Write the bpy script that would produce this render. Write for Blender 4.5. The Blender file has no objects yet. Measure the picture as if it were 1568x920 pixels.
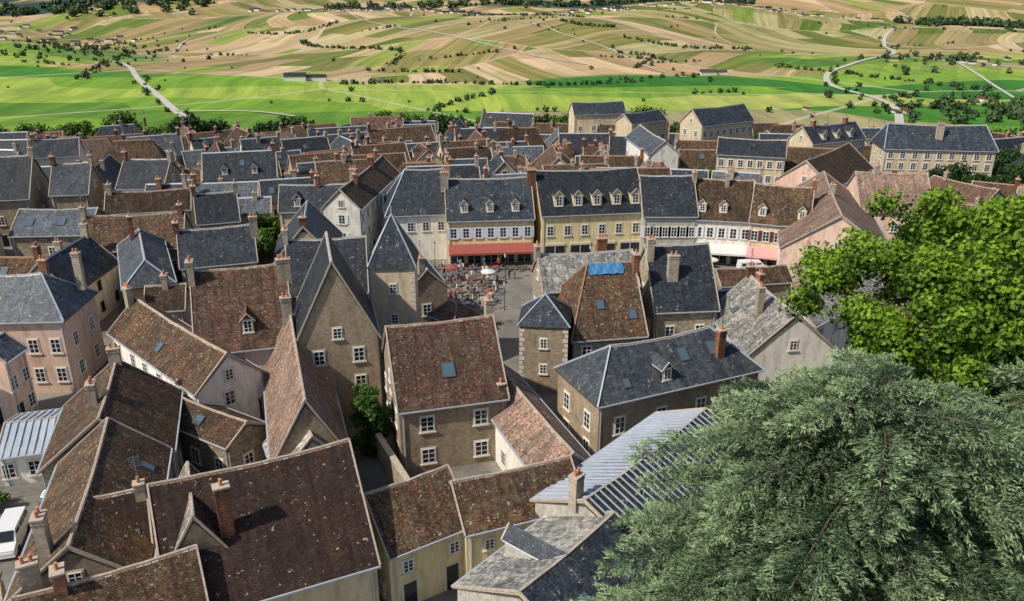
import bpy, math, random
import numpy as np
from mathutils import Vector, noise
random.seed(7); rng=np.random.default_rng(5)
sc=bpy.context.scene
# surveyed houses, metres: ridge start x,y, ridge end x,y, half width, eave height, ridge height
G={}
for ln in '''big -23.4,44.4,-11.5,50.0,6.3,5.5,11.8
ext -29.1,46.5,-25.4,48.0,3.7,5.5,9.2
bl -28.6,37.1,-19.7,41.8,4.1,5,9.1
win -22.4,48.3,-19.8,42.2,2.0,7.6,11.0
f2a -10.5,48.7,-4.8,52.4,3.8,5,8.1
f2b -4.5,51.0,4.5,54.5,3.2,5,7.6
f3 -11.6,68.7,-1.8,71.4,5.9,6.5,12.4
f3b -1.8,73.3,4.9,55.9,2.8,4.5,7.0
f4 9.1,68.6,19.2,73.1,4.3,7,10.5
f5a 0.4,38.8,7.0,46.6,5.6,5.4,8.1
f5b 5.0,47.4,16.3,60.4,4.8,6.3,8.5
l3 -27.1,40.8,-31.9,56.5,4.2,6.3,9.8
l2a -36.3,67.7,-32.8,56.7,5.1,5.5,9.6
l2b -32.0,68.6,-23.5,63.4,2.5,4,5.5
l1 -41.7,84.2,-26.9,69.8,3.6,6,9.2
l4 -59.3,82.7,-50.9,83.2,4.4,8.5,12.4
l4b -51.7,72.3,-51.5,75.8,2.2,7,8.7
l5 -46.3,65.2,-41.2,66.7,4.2,3,4.3
l6 -33.4,79.7,-24.1,82.4,6.3,7,13.9
l7 -22.6,76.9,-16.7,58.3,3.3,4.5,10.4
l7b -18.9,63.4,-16.2,57.5,3.2,4,7.5
c1 -19.2,81.1,-16.7,71.5,4.1,9.5,17.7
c2 -26.7,92.2,-17.5,93.7,4.9,8,13.4
c2r -13.9,102.5,-10.1,92.1,2.7,7,9.7
l8 -43.0,100.5,-34.0,103.5,3.7,8,12.1
l9 -50.4,106.1,-44.1,93.0,3.0,8,10.6
l10 -64.0,125.8,-51.6,128.8,3.4,8,10.8
l11 -60.1,111.0,-46.8,113.4,4.6,7,11.1
l12 -73.9,119.0,-62.5,119.8,4.8,7,9.9
l13 -88.3,136.6,-81.5,138.2,6.2,8,14.2
l14 -78.8,138.8,-72.6,139.9,4.6,8,12.6
l15 -68.9,144.2,-60.6,144.2,5.3,8,12.3
l16 -48.2,120.6,-42.3,122.7,4.1,8,11.8
m2 -43.2,90.0,-38.7,90.9,2.6,6,8.4
m6 -7.0,87.2,-6.2,86.4,2.2,6,7.8
m8 -36.2,44.2,-35.0,44.9,2.1,3,4.3
cr -37.0,127.5,-25.1,128.8,3.8,8,11.6
st -23.6,147.6,-26.3,121.9,3.2,9,12.2
s0 -17.2,129.6,-10.8,130.6,6.0,7.5,13.6
s1 -10.8,128.0,3.0,129.4,6.0,7,12.5
s2 3.6,129.7,20.4,132.2,6.5,7.5,13.4
s3 20.4,128.9,29.1,128.9,5.8,7.5,12.8
s4 29.4,129.2,38.4,127.4,5.9,7,12.3
s5 38.4,126.8,46.8,123.8,5.6,7,12.0
c3a 8.4,86.2,13.7,87.1,6.4,6,12.5
c3b 3.0,92.6,14.6,94.4,3.9,8,11.5
c4 15.4,90.5,23.0,91.3,5.6,7,13.3
r1 27.7,89.5,29.4,77.5,5.0,5.5,10.0
r2 31.5,85.7,45.3,98.3,3.3,6,8.6
r3 37.3,98.2,41.0,99.3,2.6,7,9.3
r4 26.6,100.9,36.5,102.7,2.3,5,6.7
p1 57.2,134.4,68.5,132.9,6.4,7,12.2
p2 51.8,142.7,65.7,159.3,5.4,8,12.3
p3 53.4,138.1,45.9,109.9,7.7,6,11.4
p4 77.4,147.8,83.3,136.8,3.6,6,8.5
q1 79.7,174.7,99.1,172.2,5.0,9,13.6
q2 64.6,183.4,79.3,190.6,3.9,8,11.5
q3 42.3,168.0,55.3,164.4,3.9,9,11.9
q4 43.5,200.8,58.6,210.0,4.1,9,12.8
q5 28.1,208.5,38.4,216.6,3.2,8,10.4
q6 17.0,238.5,32.3,241.3,3.4,6,9.2
q7 29.4,189.4,31.8,169.0,3.3,8,10.9
q8 -102.4,173.1,-93.1,176.2,3.8,7,10.4'''.split('\n'):
    n,r=ln.split(' '); G[n]=tuple(float(q) for q in r.split(','))
def smn(a,b,x):
    t=np.clip((x-a)/(b-a),0,1);return t*t*(3-2*t)
def ter(x,y):
    x=np.asarray(x,dtype=float);y=np.asarray(y,dtype=float)
    r=np.hypot(x*.75,y-60)
    z=-8*smn(140,260,y)-92*smn(208,620,r); k=smn(1000,2000,y)
    z=z+k*(30*np.sin(x/420+1.3)*np.cos(y/430+.4)+15*np.sin((x+y)/260)+9*np.sin((x-.6*y)/170+2)+3*np.sin(x/80+y/120))
    return z+75*smn(1500,4500,y)+60*smn(4000,8000,y)
# ---------------------------------------------------------------- materials
def NM(name):
    m=bpy.data.materials.new(name); m.use_nodes=True; nt=m.node_tree
    return m,nt,nt.nodes['Principled BSDF']
def nd(nt,t,**k):
    n=nt.nodes.new(t)
    for a,b in k.items():
        if a.startswith('i_'):
            key=a[2:]
            key=int(key) if key.isdigit() else key.replace('_',' ')
            if isinstance(b,bpy.types.NodeSocket): nt.links.new(b,n.inputs[key])
            else: n.inputs[key].default_value=b
        else: setattr(n,a,b)
    return n
def mth(nt,op,a,b=0.0,c=None,clamp=False):
    n=nt.nodes.new('ShaderNodeMath'); n.operation=op; n.use_clamp=clamp
    for i,q in enumerate((a,b) if c is None else (a,b,c)):
        if isinstance(q,bpy.types.NodeSocket): nt.links.new(q,n.inputs[i])
        else: n.inputs[i].default_value=q
    return n.outputs[0]
def mix(nt,fac,a,b,mode='MIX'):
    n=nt.nodes.new('ShaderNodeMix'); n.data_type='RGBA'; n.blend_type=mode
    for i,q in ((0,fac),(6,a),(7,b)):
        if isinstance(q,bpy.types.NodeSocket): nt.links.new(q,n.inputs[i])
        else: n.inputs[i].default_value=(q if i==0 else (*q,1) if len(q)==3 else q)
    return n.outputs[2]
def ramp(nt,fac,stops,interp='LINEAR'):
    n=nt.nodes.new('ShaderNodeValToRGB'); cr=n.color_ramp; cr.interpolation=interp
    while len(cr.elements)<len(stops): cr.elements.new(.5)
    for e,(p,c) in zip(cr.elements,stops): e.position=p; e.color=(*c,1) if len(c)==3 else c
    nt.links.new(fac,n.inputs[0]); return n.outputs[0]
def noi(nt,vec,scale,detail=4,rough=.6):
    n=nd(nt,'ShaderNodeTexNoise',i_Scale=scale,i_Detail=detail,i_Roughness=rough)
    nt.links.new(vec,n.inputs['Vector']); return n.outputs[0]
def coords(nt):
    tc=nd(nt,'ShaderNodeTexCoord'); oi=nd(nt,'ShaderNodeObjectInfo')
    add=nd(nt,'ShaderNodeVectorMath',operation='ADD')
    sc_=mth(nt,'MULTIPLY',oi.outputs['Random'],57.0)
    nt.links.new(tc.outputs['Object'],add.inputs[0]); nt.links.new(sc_,add.inputs[1])
    return tc.outputs['UV'],add.outputs[0],oi.outputs['Random']
def roofmat(name,c1,c2,stain,moss,mossamt=.5,bw=.2,bh=.15,lich=.0,rough=.85,bump=.5,odd=.5):
    m,nt,b=NM(name); uv,ob,rnd=coords(nt)
    br=nd(nt,'ShaderNodeTexBrick',i_Scale=1.0,i_Color1=(*c1,1),i_Color2=(*c2,1),i_Mortar=(c1[0]*.35,c1[1]*.35,c1[2]*.35,1))
    br.inputs['Mortar Size'].default_value=.012; br.inputs['Brick Width'].default_value=bw; br.inputs['Row Height'].default_value=bh
    br.inputs['Bias'].default_value=0
    nt.links.new(uv,br.inputs['Vector'])
    big=noi(nt,ob,.35,5,.65); fine=noi(nt,ob,5,3,.7)
    c=mix(nt,ramp(nt,big,[(.40,(0,0,0)),(.57,(1,1,1))]),br.outputs[0],stain)
    c=mix(nt,.3,c,br.outputs[0])
    mm=mth(nt,'MULTIPLY',ramp(nt,noi(nt,ob,1.1,6,.75),[(.47,(0,0,0)),(.6,(1,1,1))]),mossamt)
    c=mix(nt,mm,c,moss)
    vo=nd(nt,'ShaderNodeTexVoronoi',i_Scale=1.0); mp=nd(nt,'ShaderNodeMapping')
    mp.inputs['Scale'].default_value=(1/bw*1.1,1/bh*1.1,1); nt.links.new(uv,mp.inputs[0]); nt.links.new(mp.outputs[0],vo.inputs['Vector'])
    sp=nd(nt,'ShaderNodeSeparateColor'); nt.links.new(vo.outputs['Color'],sp.inputs[0])
    lo=1-odd
    c=mix(nt,1.0,c,ramp(nt,sp.outputs[0],[(0,(lo,lo,lo)),(.5,(1,1,1)),(.8,(1,1,1)),(1,(1+odd,1+odd*.8,1+odd*.7))]),'MULTIPLY')
    if lich>0:
        lm=mth(nt,'MULTIPLY',mth(nt,'GREATER_THAN',mth(nt,'MULTIPLY',sp.outputs[1],mth(nt,'MULTIPLY_ADD',fine,.3,.85)),1-lich),.6)
        c=mix(nt,lm,c,(.38,.32,.25))
    mp2=nd(nt,'ShaderNodeMapping'); mp2.inputs['Scale'].default_value=(2.2,.16,1); nt.links.new(uv,mp2.inputs[0])
    stx=noi(nt,mp2.outputs[0],1.0,4,.7)
    c=mix(nt,.9,c,mix(nt,1.0,c,ramp(nt,stx,[(.3,(.42,.42,.44)),(.5,(1,1,1)),(.7,(1.5,1.45,1.35))]),'MULTIPLY'))
    v=mth(nt,'MULTIPLY_ADD',fine,1.2,.4); v=mth(nt,'MULTIPLY',v,mth(nt,'MULTIPLY_ADD',rnd,.75,.6))
    hs=nd(nt,'ShaderNodeHueSaturation'); nt.links.new(c,hs.inputs['Color']); nt.links.new(v,hs.inputs['Value'])
    nt.links.new(hs.outputs[0],b.inputs['Base Color']); b.inputs['Roughness'].default_value=rough; b.inputs['Specular IOR Level'].default_value=.3
    bp=nd(nt,'ShaderNodeBump',i_Strength=bump,i_Distance=.05); nt.links.new(mth(nt,'SUBTRACT',mth(nt,'MULTIPLY',sp.outputs[0],.6),br.outputs['Fac']),bp.inputs['Height'])
    nt.links.new(bp.outputs[0],b.inputs['Normal']); return m
M={}
M['tile_brown']=roofmat('brown_roof_tiles',(.075,.040,.024),(.20,.10,.054),(.042,.028,.02),(.115,.10,.055),.6,lich=.02,bump=.8)
M['tile_dark']=roofmat('dark_roof_tiles',(.034,.018,.014),(.062,.030,.022),(.022,.014,.011),(.042,.032,.024),.35,lich=.004,odd=.4)
M['tile_red']=roofmat('red_roof_tiles',(.13,.062,.04),(.27,.14,.092),(.075,.044,.032),(.15,.12,.08),.55,lich=.03,bump=.8)
M['tile_pink']=roofmat('pink_roof_tiles',(.24,.145,.105),(.37,.24,.18),(.13,.09,.068),(.20,.16,.12),.5,lich=.03)
M['slate']=roofmat('slate_roof',(.022,.030,.043),(.050,.063,.083),(.017,.023,.032),(.08,.09,.088),.35,bw=.28,bh=.22,lich=.003,rough=.55,bump=.45,odd=.45)
M['slate_mid']=roofmat('grey_slate_roof',(.062,.077,.10),(.105,.122,.145),(.042,.052,.068),(.14,.145,.13),.45,bw=.28,bh=.22,lich=.01,rough=.55,bump=.4,odd=.35)
M['lichen']=roofmat('lichen_slate_roof',(.18,.18,.17),(.34,.33,.30),(.09,.095,.10),(.42,.40,.35),.6,bw=.3,bh=.25,lich=.05,bump=.5)
def plain(name,c,rough=.7,metal=0,var=.35,scale=2.0):
    m,nt,b=NM(name); uv,ob,rnd=coords(nt)
    n=noi(nt,ob,scale,4)
    hs=nd(nt,'ShaderNodeHueSaturation',i_Color=(*c,1)); nt.links.new(mth(nt,'MULTIPLY_ADD',n,var*2,1-var),hs.inputs['Value'])
    nt.links.new(hs.outputs[0],b.inputs['Base Color']); b.inputs['Roughness'].default_value=rough; b.inputs['Metallic'].default_value=metal
    return m
def wallmat(name,c,stone=0.0):
    m,nt,b=NM(name); uv,ob,rnd=coords(nt)
    mp=nd(nt,'ShaderNodeMapping'); mp.inputs['Scale'].default_value=(1,1,.25); nt.links.new(ob,mp.inputs[0])
    streak=noi(nt,mp.outputs[0],1.6,5,.7); patch=noi(nt,ob,.5,4,.6); fine=noi(nt,ob,9,3,.7)
    d=(c[0]*.45,c[1]*.43,c[2]*.40)
    col=mix(nt,mth(nt,'MULTIPLY',ramp(nt,streak,[(.45,(0,0,0)),(.72,(1,1,1))]),.75),c,d)
    col=mix(nt,mth(nt,'MULTIPLY',ramp(nt,patch,[(.5,(0,0,0)),(.6,(1,1,1))]),.25),col,(c[0]*.8+.06,c[1]*.8+.06,c[2]*.8+.06))
    if stone>0:
        vo=nd(nt,'ShaderNodeTexVoronoi',i_Scale=3.2); mp2=nd(nt,'ShaderNodeMapping'); mp2.inputs['Scale'].default_value=(1,1.7,1)
        nt.links.new(uv,mp2.inputs[0]); nt.links.new(mp2.outputs[0],vo.inputs['Vector'])
        sp=nd(nt,'ShaderNodeSeparateColor'); nt.links.new(vo.outputs['Color'],sp.inputs[0])
        col=mix(nt,stone,col,mix(nt,1.0,col,ramp(nt,sp.outputs[0],[(0,(.45,.45,.45)),(1,(1.1,1.05,.95))]),'MULTIPLY'))
    hs=nd(nt,'ShaderNodeHueSaturation'); nt.links.new(col,hs.inputs['Color'])
    nt.links.new(mth(nt,'MULTIPLY',mth(nt,'MULTIPLY_ADD',fine,.5,.75),mth(nt,'MULTIPLY_ADD',rnd,.3,.85)),hs.inputs['Value'])
    nt.links.new(hs.outputs[0],b.inputs['Base Color']); b.inputs['Roughness'].default_value=.9
    bp=nd(nt,'ShaderNodeBump',i_Strength=.4,i_Distance=.03); nt.links.new(fine,bp.inputs['Height']); nt.links.new(bp.outputs[0],b.inputs['Normal'])
    return m
for k,c,s in (('cream',(.66,.54,.36),.0),('yellow',(.76,.63,.34),0),('white',(.78,.74,.66),0),('tan',(.39,.305,.21),.5),('stone',(.40,.34,.255),.9),('pink',(.72,.50,.385),0),('grey',(.46,.44,.39),.4)):
    M[k]=wallmat(k+'_rendered_wall' if s==0 else k+'_rubble_wall',c,s)
M['ridge']=plain('ridge_mortar',(.44,.37,.29),.9,0,.6,4)
M['ridge_t']=plain('ridge_tile',(.30,.17,.115),.9,0,.5,5)
M['trim']=plain('window_stone_trim',(.62,.56,.46),.8,0,.2)
M['glass'],nt,b=NM('window_glass'); b.inputs['Base Color'].default_value=(.018,.022,.028,1); b.inputs['Roughness'].default_value=.12
M['skyglass'],nt,b=NM('skylight_glass'); b.inputs['Base Color'].default_value=(.08,.13,.16,1); b.inputs['Roughness'].default_value=.08; b.inputs['Specular IOR Level'].default_value=.8
M['frame']=plain('white_window_frame',(.78,.78,.76),.5,0,.06)
M['dark']=plain('dark_frame',(.05,.05,.055),.5)
M['sh_blue']=plain('pale_blue_shutter',(.58,.67,.76),.6,0,.1)
M['sh_brown']=plain('brown_shutter',(.13,.07,.05),.7,0,.2)
M['sh_white']=plain('white_shutter',(.72,.72,.70),.6,0,.1)
M['brick']=roofmat('chimney_brick',(.32,.12,.065),(.46,.19,.10),(.22,.09,.06),(.2,.14,.1),.4,bw=.22,bh=.08)
M['chst']=wallmat('chimney_render_wall',(.42,.36,.28),.5)
M['pot']=plain('terracotta_pot',(.52,.21,.10),.8)
M['zinc']=plain('zinc_sheet',(.40,.44,.49),.5,.1,.3,1.2)
M['wood']=plain('old_wood',(.10,.07,.05),.8)
M['metal']=plain('antenna_metal',(.3,.3,.3),.4,.6)
M['red']=plain('red_awning_cloth',(.30,.075,.055),.8); M['pinkcloth']=plain('pink_awning_cloth',(.62,.33,.30),.8); M['whitecloth']=plain('white_cloth',(.66,.64,.60),.8); M['green']=plain('green_canvas',(.03,.17,.12),.7)
M['tarp']=plain('blue_tarpaulin',(.06,.20,.38),.5)
# ---------------------------------------------------------------- mesh helpers
class Part:
    def __init__(s): s.V=[];s.F=[];s.M=[]
    def add(s,vs,fs,m=0):
        o=len(s.V); s.V+= [tuple(v) for v in vs]
        for f in fs: s.F.append([o+i for i in f]); s.M.append(m)
    def box(s,c,a,b,d,m=0):
        c=Vector(c);a=Vector(a);b=Vector(b);d=Vector(d)
        vs=[c+a*i+b*j+d*k for i in(-1,1) for j in(-1,1) for k in(-1,1)]
        fs=[(0,1,3,2),(4,6,7,5),(0,4,5,1),(2,3,7,6),(0,2,6,4),(1,5,7,3)]
        if a.cross(b).dot(d)<0: fs=[f[::-1] for f in fs]
        s.add(vs,fs,m)
    def bar(s,p,q,r,m=0):
        p=Vector(p);q=Vector(q);d=(q-p);l=d.length
        if l<1e-6:return
        d/=l; x=d.cross(Vector((0,0,1)))
        if x.length<.01:x=Vector((1,0,0))
        x.normalize();y=d.cross(x)
        s.box((p+q)/2,x*r,y*r,d*l/2,m)
    def tube(s,pts,rad,m=0,n=7):
        rings=[];pts=[Vector(p) for p in pts]
        for i,p in enumerate(pts):
            d=(pts[min(i+1,len(pts)-1)]-pts[max(i-1,0)]).normalized()
            x=d.cross(Vector((.13,.21,1)));x.normalize();y=d.cross(x)
            rings.append([p+(x*math.cos(2*math.pi*k/n)+y*math.sin(2*math.pi*k/n))*rad[i] for k in range(n)])
        vs=[v for r in rings for v in r];fs=[]
        for i in range(len(pts)-1):
            for k in range(n): fs.append((i*n+k,i*n+(k+1)%n,(i+1)*n+(k+1)%n,(i+1)*n+k))
        fs.append(tuple(range(n))[::-1]); fs.append(tuple((len(pts)-1)*n+k for k in range(n)))
        s.add(vs,fs,m)
    def build(s,name,mats,parent=None,loc=None,smooth=False):
        me=bpy.data.meshes.new(name); me.from_pydata(s.V,[],s.F); me.update()
        for m in mats: me.materials.append(M[m] if isinstance(m,str) else m)
        me.polygons.foreach_set('material_index',s.M)
        uvl=me.uv_layers.new(name='UVMap'); uv=np.zeros((len(me.loops),2),dtype=np.float32)
        Z=Vector((0,0,1)); vs=me.vertices
        for p in me.polygons:
            n=p.normal
            t=Z.cross(n)
            if t.length<.02: t=Vector((1,0,0))
            t.normalize(); bb=n.cross(t)
            for li in p.loop_indices:
                v=vs[me.loops[li].vertex_index].co
                uv[li]=(v.dot(t),v.dot(bb))
        uvl.data.foreach_set('uv',uv.ravel())
        if smooth: me.polygons.foreach_set('use_smooth',[True]*len(me.polygons))
        ob=bpy.data.objects.new(name,me); sc.collection.objects.link(ob)
        if parent: ob.parent=parent
        if loc: ob.location=loc
        return ob
def empty(name,loc):
    e=bpy.data.objects.new(name,None); e.location=loc; e.empty_display_size=.5; sc.collection.objects.link(e); return e
UP=Vector((0,0,1))
def window(P_,p,t,n,w,h,det=2,shut=False):
    p=Vector(p)
    def pl(c,hw,hh,dep,m): P_.box(c+n*(dep/2-.02),t*hw,n*(dep/2+.02),UP*hh,m)
    pl(p,w/2+.14,h/2+.14,.04,0); pl(p,w/2,h/2,.06,1)
    if det>=1: pl(p,.035,h/2,.09,2)
    if det>=2:
        for s in(-1,1):
            pl(p+t*s*(w/2-.03),.035,h/2,.085,2); pl(p+UP*s*(h/2-.03),w/2,.035,.095,2)
        for k in (-1/6,1/6): pl(p+UP*h*k,w/2-.06,.02,.08,2)
        pl(p-UP*(h/2+.1),w/2+.2,.06,.16,0)
    if shut:
        for s in(-1,1): pl(p+t*s*(w*.76),w*.25,h/2+.02,.09,3)
def chimney(Pc,x,y,z0,z1,a,kind=0,w=.45,d=.3,pots=2):
    ca,sa=math.cos(a),math.sin(a); e=Vector((ca,sa,0)); f=Vector((-sa,ca,0)); c=Vector((x,y,0))
    Pc.box(c+UP*(z0+z1)/2,e*w,f*d,UP*(z1-z0)/2,kind)
    Pc.box(c+UP*(z1-.25),e*(w+.05),f*(d+.05),UP*.05,kind)
    Pc.box(c+UP*(z1+.04),e*(w+.08),f*(d+.08),UP*.06,2)
    for k in range(pots):
        o=e*((k-(pots-1)/2)*(2*w/max(pots,1))*.9)
        Pc.tube([c+o+UP*(z1+.08),c+o+UP*(z1+.12),c+o+UP*(z1+.5),c+o+UP*(z1+.55)],[.15,.13,.10,.12],3,8)
FOOT=[]
def rect(x,y,a,hl,hw):
    ca,sa=math.cos(a),math.sin(a)
    return [(x+ca*i*hl-sa*j*hw,y+sa*i*hl+ca*j*hw) for i,j in((-1,-1),(1,-1),(1,1),(-1,1))],(ca,sa)
def hit(r1,r2):
    for (ca,sa) in (r1[1],r2[1]):
        for ax in((ca,sa),(-sa,ca)):
            p=[q[0]*ax[0]+q[1]*ax[1] for q in r1[0]]; s=[q[0]*ax[0]+q[1]*ax[1] for q in r2[0]]
            if max(p)<min(s) or max(s)<min(p): return False
    return True
def house(name,g,roof='tile_brown',wall='cream',hip=(0,0),near=True,roof2=None,wins=None,shut=None,rows=None,dorm=(),sky=(),chim=(),ww=1.0,wh=1.45,base=0,ends=True,seams=(),skipw=.12):
    ax,ay,bx,by,w,he,hr=g
    cx,cy=(ax+bx)/2,(ay+by)/2; Lr=math.hypot(bx-ax,by-ay)
    e1=Vector(((bx-ax)/Lr,(by-ay)/Lr,0)); e2=Vector((-e1.y,e1.x,0))
    if e2.dot(Vector((-cx,-cy,0)))<0: e2=-e2
    r0,r1=-Lr/2,Lr/2; s0,s1=r0-hip[0]*w,r1+hip[1]*w
    ang=math.atan2(e1.y,e1.x); mid=e1*((s0+s1)/2)
    FOOT.append(rect(cx+mid.x,cy+mid.y,ang,(s1-s0)/2-.2,w-.2))
    root=empty(name,(cx,cy,base)); sl=(hr-he)/w
    def pt(s,t,z): return e1*s+e2*t+UP*z
    R=Part(); sd=cx*.37+cy*.11
    nx,ny=(max(3,int((s1-s0)/1.0)),5) if near else (1,1)
    sag=min(.30,.019*(s1-s0)) if near else 0
    def off(u,fy):
        if not near: return 0
        return -sag*math.sin(math.pi*u)*fy+ .10*math.sin(math.pi*u)*noise.noise(Vector((u*7+sd,fy*3,sd)))*(fy>0)
    for sg,mi in((1,0),(-1,1)):
        vs=[]
        for j in range(ny+1):
            fy=j/ny
            for i in range(nx+1):
                u=i/nx; a=s0+(r0-s0)*fy; b=s1+(r1-s1)*fy
                vs.append(pt(a+(b-a)*u,sg*w*(1-fy),he+(hr-he)*fy+off(u,fy)))
        fs=[]
        for j in range(ny):
            for i in range(nx):
                fs.append((j*(nx+1)+i,j*(nx+1)+i+1,(j+1)*(nx+1)+i+1,(j+1)*(nx+1)+i))
        n=(vs[fs[0][1]]-vs[fs[0][0]]).cross(vs[fs[0][2]]-vs[fs[0][1]])
        if n.z<0: fs=[f[::-1] for f in fs]
        R.add(vs,fs,mi)
        R.add([pt(s0,sg*w,he),pt(s1,sg*w,he),pt(s1,sg*w,he-.17),pt(s0,sg*w,he-.17)],[(0,1,2,3)],5)
        R.add([pt(s0,sg*w,he-.17),pt(s1,sg*w,he-.17),pt(r1,0,hr-.45),pt(r0,0,hr-.45)],[(0,1,2,3)],5)
        if near:
            R.bar(pt(s0,sg*(w+.06),he-.06),pt(s1,sg*(w+.06),he-.06),.06,4)
            for sx in (s0+.5,s1-.5): R.bar(pt(sx,sg*(w-.25),0),pt(sx,sg*(w-.25),he-.25),.05,4)
    for e,(sx,rx) in enumerate(((s0,r0),(s1,r1))):
        if hip[e]>0:
            vs=[pt(sx,-w,he),pt(sx,w,he),pt(rx,0,hr)]
            f=(0,1,2); n=(vs[1]-vs[0]).cross(vs[2]-vs[1])
            R.add(vs,[f if n.z>0 else f[::-1]],0)
            R.add([pt(sx,-w,he),pt(sx,w,he),pt(sx,w,he-.17),pt(sx,-w,he-.17)],[(0,1,2,3)],5)
            R.add([pt(sx,-w,he-.17),pt(sx,w,he-.17),pt(rx,0,hr-.45)],[(0,1,2)],5)
            if near:
                for sg in(1,-1): R.bar(pt(sx,sg*w,he+.03),pt(rx,0,hr+.03),.07,3 if roof[:4]=='tile' else 4)
        else:
            for sg in(1,-1):
                R.add([pt(sx,sg*w,he),pt(rx,0,hr),pt(rx,0,hr-.25),pt(sx,sg*w,he-.17)],[(0,1,2,3)],2)
                R.bar(pt(sx,sg*w,he+.03),pt(rx,0,hr+.03),.06 if near else .08,2)
    nseg=max(1,int(Lr/.42)) if near else 1
    rm=3 if 'tile' in roof else 4
    for k in range(nseg):
        u0=k/nseg;u1=(k+1)/nseg
        a=pt(r0+(r1-r0)*u0,0,hr+off(u0,1)); b=pt(r0+(r1-r0)*(u1 if not near else u1-.12/nseg),0,hr+off(u1,1))
        wd=.15
        vs=[a-e2*wd-UP*.12,a+UP*.09,a+e2*wd-UP*.12,b-e2*wd-UP*.12,b+UP*.09,b+e2*wd-UP*.12]
        R.add(vs,[(0,3,4,1),(1,4,5,2),(0,1,2),(3,5,4)],(rm if (not near or random.random()<.75) else 2))
    if near and Lr>1:
        for k in range(nx):
            R.bar(pt(r0+(r1-r0)*k/nx,0,hr-.02+off(k/nx,1)),pt(r0+(r1-r0)*(k+1)/nx,0,hr-.02+off((k+1)/nx,1)),.09,2)
    for sg in seams:
        k=s0+.5
        while k<s1:
            R.bar(pt(k,sg*w,he+.04),pt(k,0,hr+.04+off((k-s0)/(s1-s0),1)*.5),.045,4); k+=.62
    zr=lambda t:hr-abs(t)*sl
    W=Part(); a0=s0+(.35 if hip[0] else .15); a1=s1-(.35 if hip[1] else .15); wt=w-.32; tz=he+sl*.32-.2; zb=-4 if not near else -1-(9 if cy>140 else 0)
    for sg in(1,-1): W.add([pt(a0,sg*wt,zb),pt(a1,sg*wt,zb),pt(a1,sg*wt,tz),pt(a0,sg*wt,tz)],[(0,1,2,3) if (e1.cross(UP)).dot(e2*sg)>0 else (3,2,1,0)])
    for e,aa in enumerate((a0,a1)):
        vs=[pt(aa,-wt,zb),pt(aa,wt,zb),pt(aa,wt,tz)]+([pt(aa,0,hr-.2)] if not hip[e] else [])+[pt(aa,-wt,tz)]
        W.add(vs,[tuple(range(len(vs)))])
    X=Part(); det=2 if near else 0
    if rows is None:
        rows=[];z=1.6
        while z+1.1<he: rows.append(z);z+=2.9
    def wallrow(o,t,n,ln,cnt,zlist):
        for iz,z in enumerate(zlist):
            for k in range(cnt):
                if random.random()<skipw: continue
                x=(k+.5)/cnt*ln-ln/2+(random.uniform(-.25,.25) if skipw>.05 else 0)
                if iz==0 and z<1.9 and random.random()<.25: window(X,o+t*x+UP*1.05,t,n,1.0,2.1,0,False)
                else: window(X,o+t*x+UP*z,t,n,ww,wh,det,bool(shut))
    lnS=a1-a0; cnt=wins if wins is not None else max(1,int(lnS/3.1))
    sides=(1,) if not near else (1,-1)
    for sg in sides: wallrow(e1*((a0+a1)/2)+e2*sg*wt,e1,e2*sg,lnS,cnt,rows)
    if ends:
        for e,aa in enumerate((a0,a1)):
            nrm=e1*(-1 if e==0 else 1)
            if nrm.dot(Vector((-cx,-cy,0))-e1*aa)<0: continue
            wallrow(e1*aa,e2,nrm,2*wt,max(1,int(2*wt/3.3)),rows)
            if not hip[e] and hr-he>3: window(X,e1*aa+UP*(he+.9),e2,nrm,.8,1.1,det,False)
    for (sg,sf,dw,style) in dorm:
        s=s0+(s1-s0)*sf; ft=w*.80; hd=1.25*dw/1.1; n=e2*sg; zf=zr(ft); ez=zf+hd; pk=ez+.55*dw
        t2=ft-hd/sl; t3=ft-(pk-zf)/sl
        q=lambda ds,t,z:e1*(s+ds)+n*t+UP*z
        hw=dw/2
        W.add([q(-hw,ft,zf-.3),q(hw,ft,zf-.3),q(hw,ft,ez),q(0,ft,pk),q(-hw,ft,ez)],[(0,1,2,3,4)],1 if style else 0)
        for d in(-1,1):
            W.add([q(d*hw,ft,zf-.3),q(d*hw,ft,ez),q(d*hw,t2-.05,ez)],[(0,1,2)],1 if style else 0)
            o=hw+.14; zz=ez-.14*.55*2
            R.add([q(0,ft+.18,pk+.04),q(d*o,ft+.18,zz+.04),q(d*o,t2-.1,zz+.04),q(0,t3-.1,pk+.04)],[(0,1,2,3)],0)
            R.add([q(0,ft+.18,pk-.06),q(d*o,ft+.18,zz-.06),q(d*o,t2-.1,zz-.06),q(0,t3-.1,pk-.06)],[(0,1,2,3)],4)
            R.bar(q(0,ft+.19,pk),q(d*o,ft+.19,zz),.06,2)
        window(X,q(0,ft,zf+hd*.5),e1,n,dw*.62,hd*.85,2,False)
    for (sg,sf,fy,sw,sh) in sky:
        s=s0+(s1-s0)*sf;t=w*(1-fy); n=(e2*sg*(hr-he)+UP*w).normalized(); dn=(e2*sg*w-UP*(hr-he)).normalized()
        p=e1*s+e2*sg*t+UP*(zr(t)+off(sf,fy))
        X.box(p+n*.03,e1*(sw/2+.09),dn*(sh/2+.09),n*.07,4); X.box(p+n*.05,e1*sw/2,dn*sh/2,n*.07,5)
    Cc=Part()
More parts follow.
